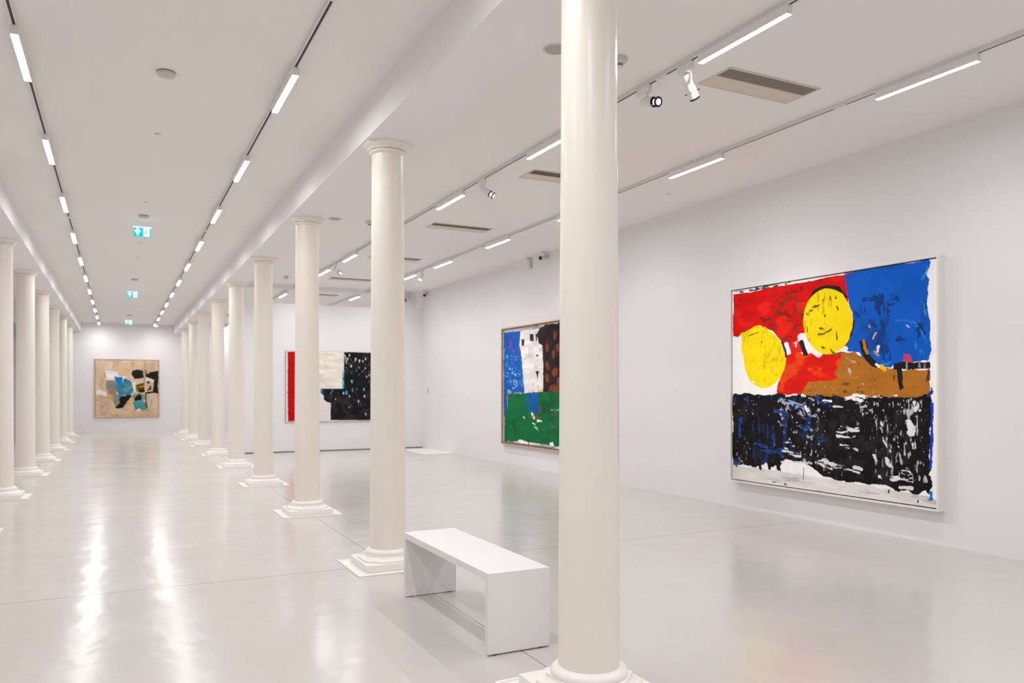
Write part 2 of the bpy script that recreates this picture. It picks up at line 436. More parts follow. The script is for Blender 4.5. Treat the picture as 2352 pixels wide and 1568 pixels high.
def make_detector(label):
    t = thing('smoke_detector', label, 'smoke detector', group='aisle smoke detectors')
    bm = bmesh.new(); add_lathe(bm, [(.058, 0), (.060, -.004), (.060, -.020), (.058, -.022)], 40); obj('mounting_base', bm, M['greyplastic'], t, True)
    bm = bmesh.new(); add_lathe(bm, [(.057, -.023), (.057, -.034), (.046, -.044), (.032, -.048)], 40); obj('body', bm, M['greyplastic'], t, True)
    bm = bmesh.new(); add_lathe(bm, [(.022, -.048), (.022, -.064)], 32); ch = obj('sensing_chamber', bm, M['dark'], t, True)
    bm = bmesh.new()
    for k in range(10):
        a = 2 * PI * k / 10; add_box(bm, .0245 * math.cos(a) - .002, .0245 * math.cos(a) + .002, .0245 * math.sin(a) - .002, .0245 * math.sin(a) + .002, -.066, -.047)
    add_lathe(bm, [(.028, -.064), (.028, -.068), (.02, -.070)], 32); obj('cage', bm, M['greyplastic'], ch, True)
    return t
d0 = make_detector('white smoke detector right of the nearest column'); d0.location = (3.453, 5.04, ZA)
for (x, y), lb in zip([(3.40, 11.6), (3.36, 18.0), (3.34, 24.6), (3.32, 28.0)],
                      ['smoke detector left of the second column shaft', 'smoke detector between the fourth and third columns',
                       'smoke detector behind the partition', 'tiny far smoke detector seen between the fifth and sixth columns']):
    dup(d0, (x, y, ZA), lb)

def make_disc(label):
    t = thing('heat_detector', label, 'detector', group='round nave detectors')
    bm = bmesh.new(); add_lathe(bm, [(.066, 0), (.066, -.006)], 40); obj('mounting_base', bm, M['dark'], t, True)
    bm = bmesh.new(); add_lathe(bm, [(.066, -.006), (.066, -.026), (.060, -.031), (.03, -.033)], 40); cs = obj('casing', bm, M['plastic'], t, True)
    bm = bmesh.new()
    for k in range(5): add_cyl(bm, (-.02 + .01 * k, -.035, -.031), (-.02 + .01 * k, -.035, -.035), .0025, n=8)
    obj('vent_holes', bm, M['grey'], cs)
    return t
e0 = make_disc('round ivory detector on the nave ceiling nearest the camera'); e0.location = (.326, 6.55, ZN)
for (x, y), lb in zip([(.314, 12.07), (.315, 19.07), (.314, 28.2)],
                      ['round ivory detector just in front of the nearest exit sign', 'round detector in front of the second exit sign', 'round detector in front of the farthest exit sign']):
    dup(e0, (x, y, ZN), lb)
fl = [(.332, 8.16, 'faint flush disc on the nave ceiling behind the nearest detector', .034),
      (.312, 11.19, 'faint flush disc on the nave ceiling just before the second detector', .034),
      (.327, 14.3, 'faint flush disc on the nave ceiling behind the nearest exit sign', .034),
      (.313, 15.9, 'small dark flush disc on the nave ceiling midway between two exit signs', .030),
      (6.41, 8.24, 'faint flush disc on the aisle ceiling near the right wall', .036)]
for i, (x, y, lb, r) in enumerate(fl):
    z = ZA if x > 3 else ZN
    t = thing('ceiling_sensor', lb, 'ceiling sensor', (x, y, z), group='flush ceiling sensors')
    bm = bmesh.new(); add_lathe(bm, [(r, 0), (r, -.003), (r * .8, -.005)], 28); obj('plate', bm, M['grey'] if i == 3 else M['greyplastic'], t, True)
    bm = bmesh.new(); add_cyl(bm, (0, 0, -.0045), (0, 0, -.008), .006, n=12); obj('centre_screw', bm, M['grey'], t)

# ------------------------------------------------------------------ exit signs
def make_sign(label):
    t = thing('exit_sign', label, 'exit sign', group='hanging exit signs')
    for x in (-.07, .07):
        bm = bmesh.new(); add_cyl(bm, (x, 0, -.096), (x, 0, 0), .003, n=8); obj('hanging_rod', bm, M['house'], t)
    bm = bmesh.new(); add_box(bm, -.122, .122, -.022, .022, -.113, -.094, .003); obj('light_bar', bm, M['signb'], t, True)
    bm = bmesh.new(); add_box(bm, -.112, .112, -.006, .006, -.236, -.112); p = obj('light_panel', bm, M['signc'], t)
    bm = bmesh.new()
    pts = [(-.076, -.118), (-.044, -.118), (-.044, -.150), (-.019, -.150), (-.060, -.226), (-.101, -.150), (-.076, -.150)]
    add_loft(bm, [[(x, y, z) for x, z in pts] for y in (-.0095, -.0058)]); obj('arrow', bm, M['signw'], p)
    bm = bmesh.new(); add_box(bm, .012, .092, -.0095, -.0058, -.230, -.118); dr = obj('doorway_symbol', bm, M['signw'], p)
    bm = bmesh.new()                                    # running figure
    add_cyl(bm, (.056, -.0102, -.142), (.056, -.0094, -.142), .008, n=16)
    for a, b, r in (((.052, -.152), (.048, -.180), .007), ((.048, -.180), (.062, -.196), .005), ((.062, -.196), (.056, -.214), .004),
                    ((.048, -.180), (.036, -.200), .005), ((.036, -.200), (.022, -.204), .004), ((.052, -.156), (.068, -.168), .0035), ((.051, -.156), (.034, -.166), .0035)):
        add_cyl(bm, (a[0], -.0098, a[1]), (b[0], -.0098, b[1]), r, r, 8)
    bmesh.ops.scale(bm, vec=(1, .12, 1), space=Matrix.Translation((0, .0098, 0)), verts=bm.verts)
    obj('running_figure', bm, M['signg'], dr)
    return t
g0 = make_sign('nearest lit green exit sign with white down arrow hanging in the nave'); g0.location = (.305, 12.4, ZN)
dup(g0, (.30, 20.6, ZN), 'second lit exit sign hanging in the nave')
dup(g0, (.30, 29.1, ZN), 'farthest lit exit sign hanging before the end wall')

# ------------------------------------------------------------------ cameras and small wall fittings
def make_cctv(label, loc, d, base='ceil'):
    t = thing('security_camera', label, 'security camera', loc, group='bullet security cameras')
    d = d.normalized()
    bm = bmesh.new(); add_cyl(bm, (0, 0, 0), (0, 0, -.018), .052, .048, 28); obj('mount_plate', bm, M['greyplastic'], t, True)
    bm = bmesh.new(); add_cyl(bm, (.015, 0, -.016), (.015, 0, -.075), .013, n=16); obj('bracket', bm, M['greyplastic'], t, True)
    c = Vector((.0, 0, -.105))
    bm = bmesh.new(); add_cyl(bm, c - d * .075, c + d * .085, .036, .036, 28); obj('camera_body', bm, M['greyplastic'], t, True)
    bm = bmesh.new(); add_cyl(bm, c + d * .085, c + d * .105, .038, .036, 28); obj('lens_cap', bm, M['black'], t, True)
    return t
make_cctv('bullet security camera under the ceiling, left of the nearest column', (7.04, 12.72, ZA), -RT * .75 - FW * .6 - UP * .22)
make_cctv('bullet security camera in the corner beside the partition, facing the camera', (7.05, 19.05, ZA), -FW * .95 - UP * .3 - RT * .1)
make_cctv('bullet security camera on the partition stub, tilted down to the left', (6.72, 19.38, 3.97), -RT * .85 - UP * .45 - FW * .3)
t = thing('ceiling_motion_sensor', 'small white motion sensor hanging high on the right wall beside a security camera', 'sensor', (XR, 13.42, ZA))
bm = bmesh.new(); add_box(bm, -.07, 0, -.03, .03, -.05, 0, .004); obj('bracket', bm, M['greyplastic'], t, True)
bm = bmesh.new(); add_loft(bm, [[(-.075, -.05, z1), (-.025, -.05, z1), (-.02, .05, z1), (-.075, .05, z1)] for z1 in (-.05, -.22)]); obj('sensor_body', bm, M['house'], t)
t = thing('wall_switch', 'small grey wall switch low contrast on the right wall near the corner', 'switch', (XR, 19.03, 1.49))
bm = bmesh.new(); add_box(bm, -.008, 0, -.045, .045, -.075, .075, .002); obj('plate', bm, M['greyplastic'], t, True)
bm = bmesh.new(); add_box(bm, -.012, -.008, -.02, .02, -.03, .03); obj('rocker', bm, M['grey'], t)

# ------------------------------------------------------------------ paintings
def vnoise(S, T, fs, ft, seed, octs=3):
    """value noise over unit-square arrays"""
    out = np.zeros_like(S); amp = 1.; tot = 0.
    for o in range(octs):
        rs = np.random.RandomState(seed * 17 + o)
        ns, nt_ = int(fs * 2 ** o) + 3, int(ft * 2 ** o) + 3
        g = rs.rand(ns, nt_)
        x = np.clip(S * fs * 2 ** o, 0, ns - 2.001); y = np.clip(T * ft * 2 ** o, 0, nt_ - 2.001)
        i = x.astype(int); j = y.astype(int); u = x - i; v = y - j
        u = u * u * (3 - 2 * u); v = v * v * (3 - 2 * v)
        out += amp * ((g[i, j] * (1 - u) + g[i + 1, j] * u) * (1 - v) + (g[i, j + 1] * (1 - u) + g[i + 1, j + 1] * u) * v)
        tot += amp; amp *= .55
    return out / tot

class Paint:
    def __init__(s, quad, ns, nt, base, seed=1):
        """quad: canvas corners (tl, tr, br, bl) in the sketch units used for the shapes"""
        A = []; B = []
        for (x, y), (p, q) in zip(quad, ((0, 0), (1, 0), (1, 1), (0, 1))):
            A += [[x, y, 1, 0, 0, 0, -p * x, -p * y], [0, 0, 0, x, y, 1, -q * x, -q * y]]; B += [p, q]
        s.h = np.linalg.solve(np.array(A, float), np.array(B, float))
        s.ns, s.nt = ns, nt
        s.S, s.T = np.meshgrid(np.linspace(0, 1, ns), np.linspace(0, 1, nt), indexing='ij')
        s.col = np.zeros((ns, nt, 3)); s.col[:] = np.array(base, float)
        s.seed = seed
        s.grain(.03, 40, 40)
    def uv(s, p):
        h = s.h; w = h[6] * p[0] + h[7] * p[1] + 1
        return ((h[0] * p[0] + h[1] * p[1] + h[2]) / w, (h[3] * p[0] + h[4] * p[1] + h[5]) / w)
    def warp(s, j):
        s.seed += 1
        a = vnoise(s.S, s.T, 22, 22, s.seed, 4) - .5; b = vnoise(s.S, s.T, 22, 22, s.seed + 500, 4) - .5
        return s.S + a * j, s.T + b * j
    def grain(s, amp, fs, ft, mask=None):
        s.seed += 1
        n = 1 + amp * 2 * (vnoise(s.S, s.T, fs, ft, s.seed, 3) - .5)
        if mask is None: s.col *= n[..., None]
        else: s.col[mask] *= n[mask][:, None]
    def put(s, mask, col, alpha=1., amp=.07, st=(8, 30)):
        s.seed += 1
        n = 1 + amp * 2 * (vnoise(s.S, s.T, st[0], st[1], s.seed, 4) - .5) * 1.6
        c = np.array(col, float)[None, :] * n[mask][:, None]
        al = alpha[mask][:, None] if isinstance(alpha, np.ndarray) else alpha
        s.col[mask] = s.col[mask] * (1 - al) + c * al
        return mask
    def pmask(s, pts, j=.02):
        P = [s.uv(p) for p in pts]; x, y = s.warp(j)
        inside = np.zeros(s.S.shape, bool); n = len(P)
        for i in range(n):
            (x0, y0), (x1, y1) = P[i], P[(i + 1) % n]
            if y0 == y1: continue
            c = ((y0 > y) != (y1 > y)) & (x < (x1 - x0) * (y - y0) / (y1 - y0) + x0)
            inside ^= c
        return inside
    def poly(s, pts, col, j=.02, **k): return s.put(s.pmask(pts, j), col, **k)
    def ell(s, cx, cy, rx, ry, col, j=.012, **k):
        return s.poly([(cx + rx * math.cos(a), cy + ry * math.sin(a)) for a in np.linspace(0, 2 * PI, 40)[:-1]], col, j, **k)
    def line(s, pts, w, col, j=.015, dry=0., **k):
        x, y = s.warp(j); m = np.zeros(s.S.shape, bool)
        ax = abs(s.uv((w, 0))[0] - s.uv((0, 0))[0]); ay = abs(s.uv((0, w))[1] - s.uv((0, 0))[1])
        Q = [s.uv(p) for p in pts]
        for (x0, y0), (x1, y1) in zip(Q, Q[1:]):
            dx, dy = (x1 - x0) / ax, (y1 - y0) / ay
            px, py = (x - x0) / ax, (y - y0) / ay
            t = np.clip((px * dx + py * dy) / max(dx * dx + dy * dy, 1e-9), 0, 1)
            m |= ((px - t * dx) ** 2 + (py - t * dy) ** 2) < .25
        if dry:                                          # dry brush: broken along the stroke direction
            dx, dy = Q[-1][0] - Q[0][0], Q[-1][1] - Q[0][1]
            fs, ft = (34, 110) if abs(dx) > abs(dy) else (110, 34)
            a = np.clip((vnoise(s.S, s.T, fs, ft, s.seed + 9, 3) - dry) / .12, 0, 1) * k.pop('alpha', 1.)
            return s.put(m, col, alpha=a, **k)
        return s.put(m, col, **k)
    def scratch(s, mask, col, fs, ft, thr, alpha=1.):
        s.seed += 1
        n = vnoise(s.S, s.T, fs, ft, s.seed, 3); gate = vnoise(s.S, s.T, 5, 5, s.seed + 40, 2)
        s.put(mask, col, np.clip((n + .35 * (gate - .5) - thr) / .09, 0, 1) * alpha)
    def build(s, name, parent, O, es, et, depth):
        """O: top-left corner of the painted face, es/et: edge vectors, depth: vector towards the wall"""
        O, es, et, dp = (np.array(v, float) for v in (O, es, et, depth))
        V = O + s.S[..., None] * es + s.T[..., None] * et
        V = V.reshape(-1, 3); n = s.ns * s.nt
        idx = np.arange(n).reshape(s.ns, s.nt)
        F = np.stack([idx[:-1, :-1], idx[:-1, 1:], idx[1:, 1:], idx[1:, :-1]], -1).reshape(-1, 4)
        box = [O + a * es + b * et + c * dp for c in (.02, 1) for a, b in ((0, 0), (1, 0), (1, 1), (0, 1))]
        V = np.vstack([V, np.array(box)])
        F = np.vstack([F, np.array([[0, 1, 5, 4], [1, 2, 6, 5], [2, 3, 7, 6], [3, 0, 4, 7], [4, 5, 6, 7]]) + n])
        me = bpy.data.meshes.new(name); me.vertices.add(len(V)); me.vertices.foreach_set('co', V.ravel())
        me.loops.add(F.size); me.loops.foreach_set('vertex_index', F.ravel().astype(np.int32))
        me.polygons.add(len(F)); me.polygons.foreach_set('loop_start', np.arange(0, F.size, 4, dtype=np.int32))
        c = np.clip(s.col, 0, 255) / 255.
        lin = np.where(c <= .04045, c / 12.92, ((c + .055) / 1.055) ** 2.4).reshape(-1, 3)
        full = np.ones((len(V), 4)); full[:n, :3] = lin; full[n:, :3] = .72
        at = me.color_attributes.new('paint', 'FLOAT_COLOR', 'POINT'); at.data.foreach_set('color', full.ravel())
        me.update(calc_edges=True); me.validate()
        me.materials.append(PAINT)
        o = bpy.data.objects.new(name, me); C.objects.link(o); o.parent = parent
        return o

def paint_material():
    m = bpy.data.materials.new('oil_paint_on_canvas'); m.use_nodes = True
    nt = m.node_tree; b = nt.nodes['Principled BSDF']
    a = nt.nodes.new('ShaderNodeAttribute'); a.attribute_name = 'paint'
    nt.links.new(a.outputs['Color'], b.inputs['Base Color'])
    b.inputs['Roughness'].default_value = .7; b.inputs['Specular IOR Level'].default_value = .15
    tc = nt.nodes.new('ShaderNodeTexCoord'); n = nt.nodes.new('ShaderNodeTexNoise'); n.inputs['Scale'].default_value = 30
    nt.links.new(tc.outputs['Object'], n.inputs['Vector'])
    bp = nt.nodes.new('ShaderNodeBump'); bp.inputs['Strength'].default_value = .15; bp.inputs['Distance'].default_value = .004
    nt.links.new(n.outputs['Fac'], bp.inputs['Height']); nt.links.new(bp.outputs['Normal'], b.inputs['Normal'])
    return m
PAINT = paint_material()

WHT, BLK = (252, 250, 250), (20, 17, 18)

# --- the large painting with two yellow discs
P = Paint([(174.4, 414.4), (2149.4, 95.9), (2149.4, 2507.2), (174.4, 2222.5)], 500, 470, WHT, 11)
RED, BLUE, YEL, BRN = (214, 0, 0), (6, 92, 200), (255, 224, 0), (182, 114, 34)
P.line([(190, 428), (330, 405), (520, 375)], 26, (70, 68, 66), .03, dry=.5)
P.line([(420, 375), (560, 360), (700, 335)], 44, (34, 32, 32), .04, dry=.42)
red = P.poly([(185, 445), (330, 425), (560, 378), (820, 330), (1050, 292), (1256, 258), (1262, 700), (900, 760), (860, 830), (845, 880), (775, 925), (760, 1010), (690, 1010), (680, 930), (560, 800), (440, 740), (260, 835), (225, 862), (180, 850)], RED, .012, amp=.06)
P.scratch(red & P.pmask([(500, 380), (850, 400), (840, 820), (700, 900), (520, 760)], .1), (140, 52, 18), 30, 40, .56, .75)
P.scratch(red, (120, 30, 14), 40, 60, .70, .8)
P.scratch(red, (232, 34, 12), 10, 16, .62, .8)
P.line([(1275, 240), (1390, 220)], 26, (232, 70, 48), .02)
P.poly([(1235, 262), (1290, 250), (1290, 560), (1235, 560)], RED, .006)
blu = P.poly([(1258, 252), (1310, 232), (1400, 205), (1450, 195), (1560, 190), (1700, 162), (2060, 112), (2084, 140), (2078, 200), (2040, 245), (2062, 300), (2052, 500), (2065, 640), (2078, 700), (2085, 850), (2100, 1000), (2062, 1085), (1900, 1100), (1720, 1115), (1700, 1150), (1600, 1150), (1480, 1100), (1400, 1010), (1262, 985), (1300, 880), (1340, 690), (1300, 560)], BLUE, .016, amp=.07, st=(10, 8))
for pts, w in (([(1440, 520), (1540, 490)], 46), ([(1430, 580), (1450, 610)], 40), ([(1600, 470), (1590, 560), (1640, 640)], 52), ([(1700, 540), (1720, 480), (1760, 495)], 46), ([(1640, 700), (1615, 860), (1600, 960)], 50), ([(1930, 790), (1975, 760), (1985, 840)], 44), ([(1380, 620), (1400, 650)], 28), ([(1500, 700), (1560, 760)], 24), ([(1640, 960), (1660, 1060)], 50), ([(1790, 880), (1840, 910)], 40)):
    P.line(pts, w, (8, 48, 104), .03, dry=.38, alpha=.75)
P.scratch(blu & P.pmask([(1350, 430), (2050, 430), (2050, 1080), (1350, 1000)], .1), (8, 62, 140), 8, 8, .60, .6)
for pts, w in (([(1700, 700), (1830, 690), (1930, 720), (2000, 800), (2040, 900)], 12), ([(1920, 900), (1960, 960), (2010, 1010)], 22), ([(1900, 800), (1960, 760)], 10), ([(1640, 420), (1640, 440)], 10), ([(2010, 520), (2040, 640)], 14), ([(2010, 300), (2050, 190)], 16), ([(1560, 1000), (1590, 950)], 18), ([(1580, 1120), (1680, 1100)], 20)):
    P.line(pts, w, (60, 150, 214), .02, dry=.42, alpha=.7)
P.line([(1595, 940), (1580, 1010)], 14, (214, 226, 232), .02); P.line([(1560, 1000), (1580, 1030)], 20, (206, 150, 90), .02)
P.line([(1535, 880), (1560, 815)], 10, (190, 160, 140), .02); P.line([(1860, 742), (1878, 760)], 9, (220, 190, 170), .01); P.line([(1490, 745), (1500, 765)], 9, (220, 150, 130), .01)
P.poly([(690, 940), (760, 900), (800, 1060), (690, 1080)], (226, 30, 16), .01)
lr = P.poly([(690, 1030), (760, 980), (880, 1020), (1258, 1000), (1250, 1060), (1245, 1110), (1275, 1290), (1180, 1320), (1000, 1310), (930, 1345), (850, 1410), (620, 1405), (600, 1370), (640, 1240), (690, 1080)], (226, 22, 4), .02)
P.scratch(lr, (244, 92, 20), 10, 14, .66, .7)
P.poly([(1180, 1090), (1235, 1080), (1270, 1290), (1190, 1300)], (240, 92, 16), .04, alpha=.8)
P.poly([(735, 905), (800, 880), (850, 870), (850, 1010), (745, 1010)], (226, 40, 28), .05)
P.scratch(P.pmask([(755, 905), (850, 880), (850, 985), (765, 1010)], .03), (238, 214, 206), 40, 30, .52)
P.poly([(1225, 1010), (1300, 1000), (1300, 1430), (840, 1430), (900, 1290), (1180, 1270)], BRN, .015)
brn = P.poly([(1262, 1008), (1340, 1005), (1420, 1040), (1500, 1110), (1600, 1162), (1720, 1168), (2075, 1165), (2085, 1440), (1700, 1452), (1270, 1444), (850, 1430), (930, 1312), (1100, 1310), (1200, 1290), (1230, 1270), (1190, 1240), (1150, 1220), (1225, 1110)], BRN, .022, amp=.06)
P.scratch(brn, (92, 58, 22), 60, 60, .69, .8); P.scratch(brn, (206, 190, 178), 90, 80, .76, .8)
P.line([(1000, 1018), (1180, 1018)], 26, (142, 96, 34), .02)
for pts, w in (([(1280, 1065), (1340, 1095)], 24), ([(1300, 1160), (1320, 1200)], 18)): P.line(pts, w, (192, 176, 186), .03, dry=.45)
P.line([(845, 860), (905, 960), (1000, 1010)], 66, WHT, .02); P.line([(1170, 985), (1262, 968)], 44, WHT, .02)
P.line([(690, 925), (715, 1010)], 36, WHT, .015)
P.line([(838, 905), (880, 1015)], 34, (30, 28, 44), .012)
P.line([(935, 480), (985, 405), (1085, 372), (1185, 388), (1260, 470)], 36, (34, 24, 24), .014)
P.line([(1338, 700), (1320, 830), (1262, 930)], 18, (58, 26, 34), .012)
c1 = P.poly([(252, 826), (320, 790), (390, 750), (440, 738), (500, 765), (560, 812), (620, 872), (660, 930), (684, 1000), (694, 1060), (688, 1130), (670, 1180), (640, 1240), (600, 1290), (556, 1322), (500, 1342), (440, 1344), (380, 1318), (335, 1262), (305, 1195), (285, 1110), (278, 1015), (258, 1010), (264, 900)], YEL, .01, amp=.035)
c2 = P.ell(1097, 704, 240, 316, YEL, .01, amp=.035)
P.scratch(c1, (206, 172, 12), 70, 40, .66, .5); P.scratch(c2, (170, 140, 10), 90, 24, .66, .45)
P.line([(650, 905), (685, 985), (697, 1050)], 14, (28, 24, 44), .01); P.line([(670, 960), (690, 1000)], 16, (34, 60, 160), .01)
P.line([(440, 735), (540, 790)], 8, (70, 40, 20), .02, dry=.4)
for pts, w in (([(940, 600), (975, 565)], 22), ([(990, 560), (1010, 540)], 14), ([(1045, 510), (1060, 480), (1085, 478)], 14), ([(1115, 460), (1125, 500)], 12), ([(1165, 465), (1170, 485)], 14), ([(890, 630), (905, 640)], 10), ([(1000, 830), (1060, 830), (1115, 785)], 16), ([(1035, 765), (1045, 775)], 22), ([(1065, 640), (1070, 720)], 10), ([(1170, 800), (1175, 880)], 8), ([(1035, 945), (1050, 960)], 14), ([(1120, 970), (1165, 1005)], 10), ([(455, 900), (440, 960)], 10), ([(330, 840), (420, 800)], 10), ([(1190, 560), (1200, 600)], 12), ([(900, 760), (905, 840)], 8)):
    P.line(pts, w, (76, 62, 14), .02, dry=.36, alpha=.85)
P.line([(372, 1282), (385, 1290)], 14, WHT, .01)
P.line([(1430, 915), (1445, 985), (1490, 1070), (1555, 1130)], 40, (24, 22, 26), .02); P.line([(1440, 890), (1455, 960), (1475, 1010)], 18, (196, 128, 40), .015)
P.poly([(1722, 1112), (1800, 1100), (2078, 1090), (2078, 1168), (1720, 1172)], (26, 22, 24), .02)
for x in (1862, 1990, 2030): P.line([(x, 1095), (x - 6, 1160)], 10, (150, 150, 156), .02, dry=.4)
P.poly([(1758, 1165), (1812, 1165), (1836, 1345), (1805, 1375), (1782, 1300)], (22, 22, 26), .02)
P.poly([(1810, 1030), (1890, 1030), (1924, 1098), (1812, 1090)], (232, 62, 82), .02); P.line([(1820, 1062), (1880, 1045)], 8, (90, 70, 160), .02)
P.line([(1605, 1138), (1640, 1160)], 32, (250, 196, 20), .015); P.line([(1565, 1120), (1585, 1140)], 14, WHT, .015)
P.line([(2072, 1165), (2082, 1400)], 22, (60, 58, 62), .03, dry=.4)
# lower black field
bk = P.poly([(176, 1398), (400, 1398), (640, 1406), (860, 1418), (1270, 1428), (1500, 1434), (2098, 1428), (2092, 1700), (2078, 2380), (2040, 2340), (1960, 2360), (1880, 2330), (1760, 2350), (1700, 2300), (1450, 2275), (1300, 2252), (1050, 2205), (930, 2110), (850, 2062), (730, 2030), (655, 2060), (640, 2142), (600, 2110), (540, 2115), (500, 2060), (430, 2085), (395, 2105), (180, 2085)], (18, 15, 17), .03, amp=.3)
P.scratch(bk, (40, 37, 40), 26, 34, .54, .75)
P.scratch(bk, (12, 10, 12), 26, 8, .58)
P.scratch(bk & P.pmask([(180, 1420), (950, 1440), (900, 2100), (180, 2100)], .05), (24, 52, 112), 60, 14, .63, .9)
P.scratch(bk & P.pmask([(180, 1420), (1150, 1440), (1150, 2150), (180, 2100)], .05), (190, 190, 196), 90, 60, .70)
P.scratch(bk & P.pmask([(1150, 1480), (2060, 1460), (2060, 2250), (1150, 2180)], .05), (214, 213, 218), 120, 34, .70, .9)
P.scratch(bk & P.pmask([(1280, 1480), (1990, 1480), (1950, 1640), (1280, 1640)], .05), (226, 225, 228), 90, 70, .68, .9)
P.scratch(bk & P.pmask([(1560, 1640), (1740, 1640), (1740, 2180), (1560, 2180)], .05), (220, 220, 224), 130, 16, .66, .85)
for pts, w in (([(640, 1462), (740, 1490), (850, 1540), (905, 1590)], 30), ([(820, 1580), (900, 1640)], 24)): P.line(pts, w, (150, 176, 200), .03, dry=.4)
for pts, w in (([(730, 1490), (830, 1530)], 26), ([(580, 1580), (680, 1588)], 30), ([(990, 1450), (1050, 1490), (1100, 1520)], 44), ([(840, 1715), (900, 1735)], 30), ([(1010, 1830), (1070, 1840)], 24), ([(250, 1640), (248, 1820)], 28), ([(560, 1800), (570, 1880)], 30), ([(400, 1900), (620, 1960)], 60), ([(645, 1960), (650, 2010)], 26), ([(205, 2050), (215, 2090)], 34)): P.line(pts, w, (22, 78, 158), .03, dry=.36, alpha=.85)
P.line([(1060, 1475), (1120, 1470)], 22, WHT, .02, dry=.3); P.line([(880, 1530), (890, 1560)], 22, WHT, .02)
for pts, w in (([(1200, 1760), (1370, 1758)], 30), ([(1200, 1820), (1350, 1812)], 22), ([(1230, 1710), (1290, 1708)], 16), ([(1210, 1890), (1380, 1940)], 20), ([(690, 1870), (760, 1900)], 18), ([(690, 1960), (820, 2010)], 44), ([(1880, 1680), (1905, 1800)], 44), ([(1950, 1510), (1965, 1560)], 40), ([(1165, 1520), (1230, 1525)], 18), ([(1045, 2060), (1110, 2110)], 60), ([(1140, 2090), (1220, 2100)], 30), ([(1350, 2110), (1400, 2120)], 36), ([(1600, 2212), (1640, 2215)], 20), ([(1700, 2230), (1880, 2225)], 34), ([(1830, 2150), (1890, 2165)], 30), ([(1790, 2310), (1890, 2320)], 34), ([(1560, 1630), (1620, 1720)], 22), ([(1620, 1820), (1700, 1960)], 16), ([(1540, 1980), (1560, 2040)], 16), ([(1900, 1880), (1915, 1930)], 20), ([(1660, 2040), (1700, 2090)], 24), ([(640, 1260 + 800), (930, 1260 + 815)], 14), ([(1150, 2105), (1385, 2160)], 16)): P.line(pts, w, (228, 228, 230), .03, dry=.38)
P.line([(850, 1420), (870, 1425)], 22, WHT, .02); P.line([(1270, 1445), (1330, 1440)], 30, WHT, .02, dry=.3); P.line([(1340, 1425), (1420, 1440)], 44, WHT, .03, dry=.25); P.line([(1440, 1440), (1760, 1432)], 18, WHT, .03, dry=.4); P.line([(700, 1418), (800, 1416)], 14, WHT, .02, dry=.3)
for x in (430, 530, 620): P.line([(x, 2040), (x + 8, 2130)], 26, (20, 18, 20), .03)
P.poly([(2050, 1420), (2090, 1370), (2112, 1375), (2104, 1400), (2070, 1430)], (16, 60, 176), .012)
P.line([(2098, 1490), (2100, 1700), (2092, 1990), (2086, 2125)], 15, (14, 66, 190), .012)
P.poly([(2074, 2345), (2104, 2340), (2110, 2432), (2064, 2434), (2082, 2390)], (16, 130, 196), .01)
strip = P.pmask([(170, 2090), (640, 2150), (1050, 2215), (1700, 2330), (2060, 2400), (2150, 2440), (2150, 2510), (170, 2230)], .02) & (P.col.mean(-1) > 150)
P.put(strip, (224, 218, 213), .8); P.scratch(strip, (178, 174, 172), 12, 60, .62, .6)
P.line([(860, 2110), (858, 2240)], 5, (110, 105, 104), .01); P.line([(1680, 2330), (1676, 2360)], 8, (30, 30, 40), .01); P.line([(1968, 2425), (1965, 2450)], 8, (30, 30, 34), .01); P.line([(560, 2250), (590, 2250)], 8, (90, 86, 84), .01); P.line([(680, 2270), (690, 2278)], 12, (70, 66, 66), .01)
t = thing('painting', 'large abstract painting with two yellow discs on red, blue and black', 'painting', (XR, 6.34, 1.57), group='abstract paintings')
def local(o): return (o[0] - t.location[0], o[1] - t.location[1], o[2] - t.location[2])
P.build('canvas', t, local((7.045, 7.745, 2.77)), (0, -2.82, 0), (0, 0, -2.405), (.06, 0, 0))
def frame_x(t, y0, y1, z0, z1, xf, xb, w, m, name='frame'):
    """frame on a wall whose normal is -X"""
    bm = bmesh.new(); lx, ly, lz = t.location
    add_box(bm, xf - lx, xb - lx, y0 - ly, y0 + w - ly, z0 - lz, z1 - lz); add_box(bm, xf - lx, xb - lx, y1 - w - ly, y1 - ly, z0 - lz, z1 - lz)
    add_box(bm, xf - lx, xb - lx, y0 + w - ly, y1 - w - ly, z0 - lz, z0 + w - lz); add_box(bm, xf - lx, xb - lx, y0 + w - ly, y1 - w - ly, z1 - w - lz, z1 - lz)
    return obj(name, bm, m, t)
def frame_y(t, x0, x1, z0, z1, yf, yb, w, m, name='frame'):
    bm = bmesh.new(); lx, ly, lz = t.location
    add_box(bm, x0 - lx, x0 + w - lx, yf - ly, yb - ly, z0 - lz, z1 - lz); add_box(bm, x1 - w - lx, x1 - lx, yf - ly, yb - ly, z0 - lz, z1 - lz)
    add_box(bm, x0 + w - lx, x1 - w - lx, yf - ly, yb - ly, z0 - lz, z0 + w - lz); add_box(bm, x0 + w - lx, x1 - w - lx, yf - ly, yb - ly, z1 - w - lz, z1 - lz)
    return obj(name, bm, m, t)
frame_x(t, 4.90, 7.775, .335, 2.80, 7.025, XR, .018, M['framew'])
bm = bmesh.new(); add_box(bm, XR - .025 - XR, 0, 4.92 - 6.34, 7.755 - 6.34, .355 - 1.57, 2.78 - 1.57); obj('backing_board', bm, M['dark'], t)

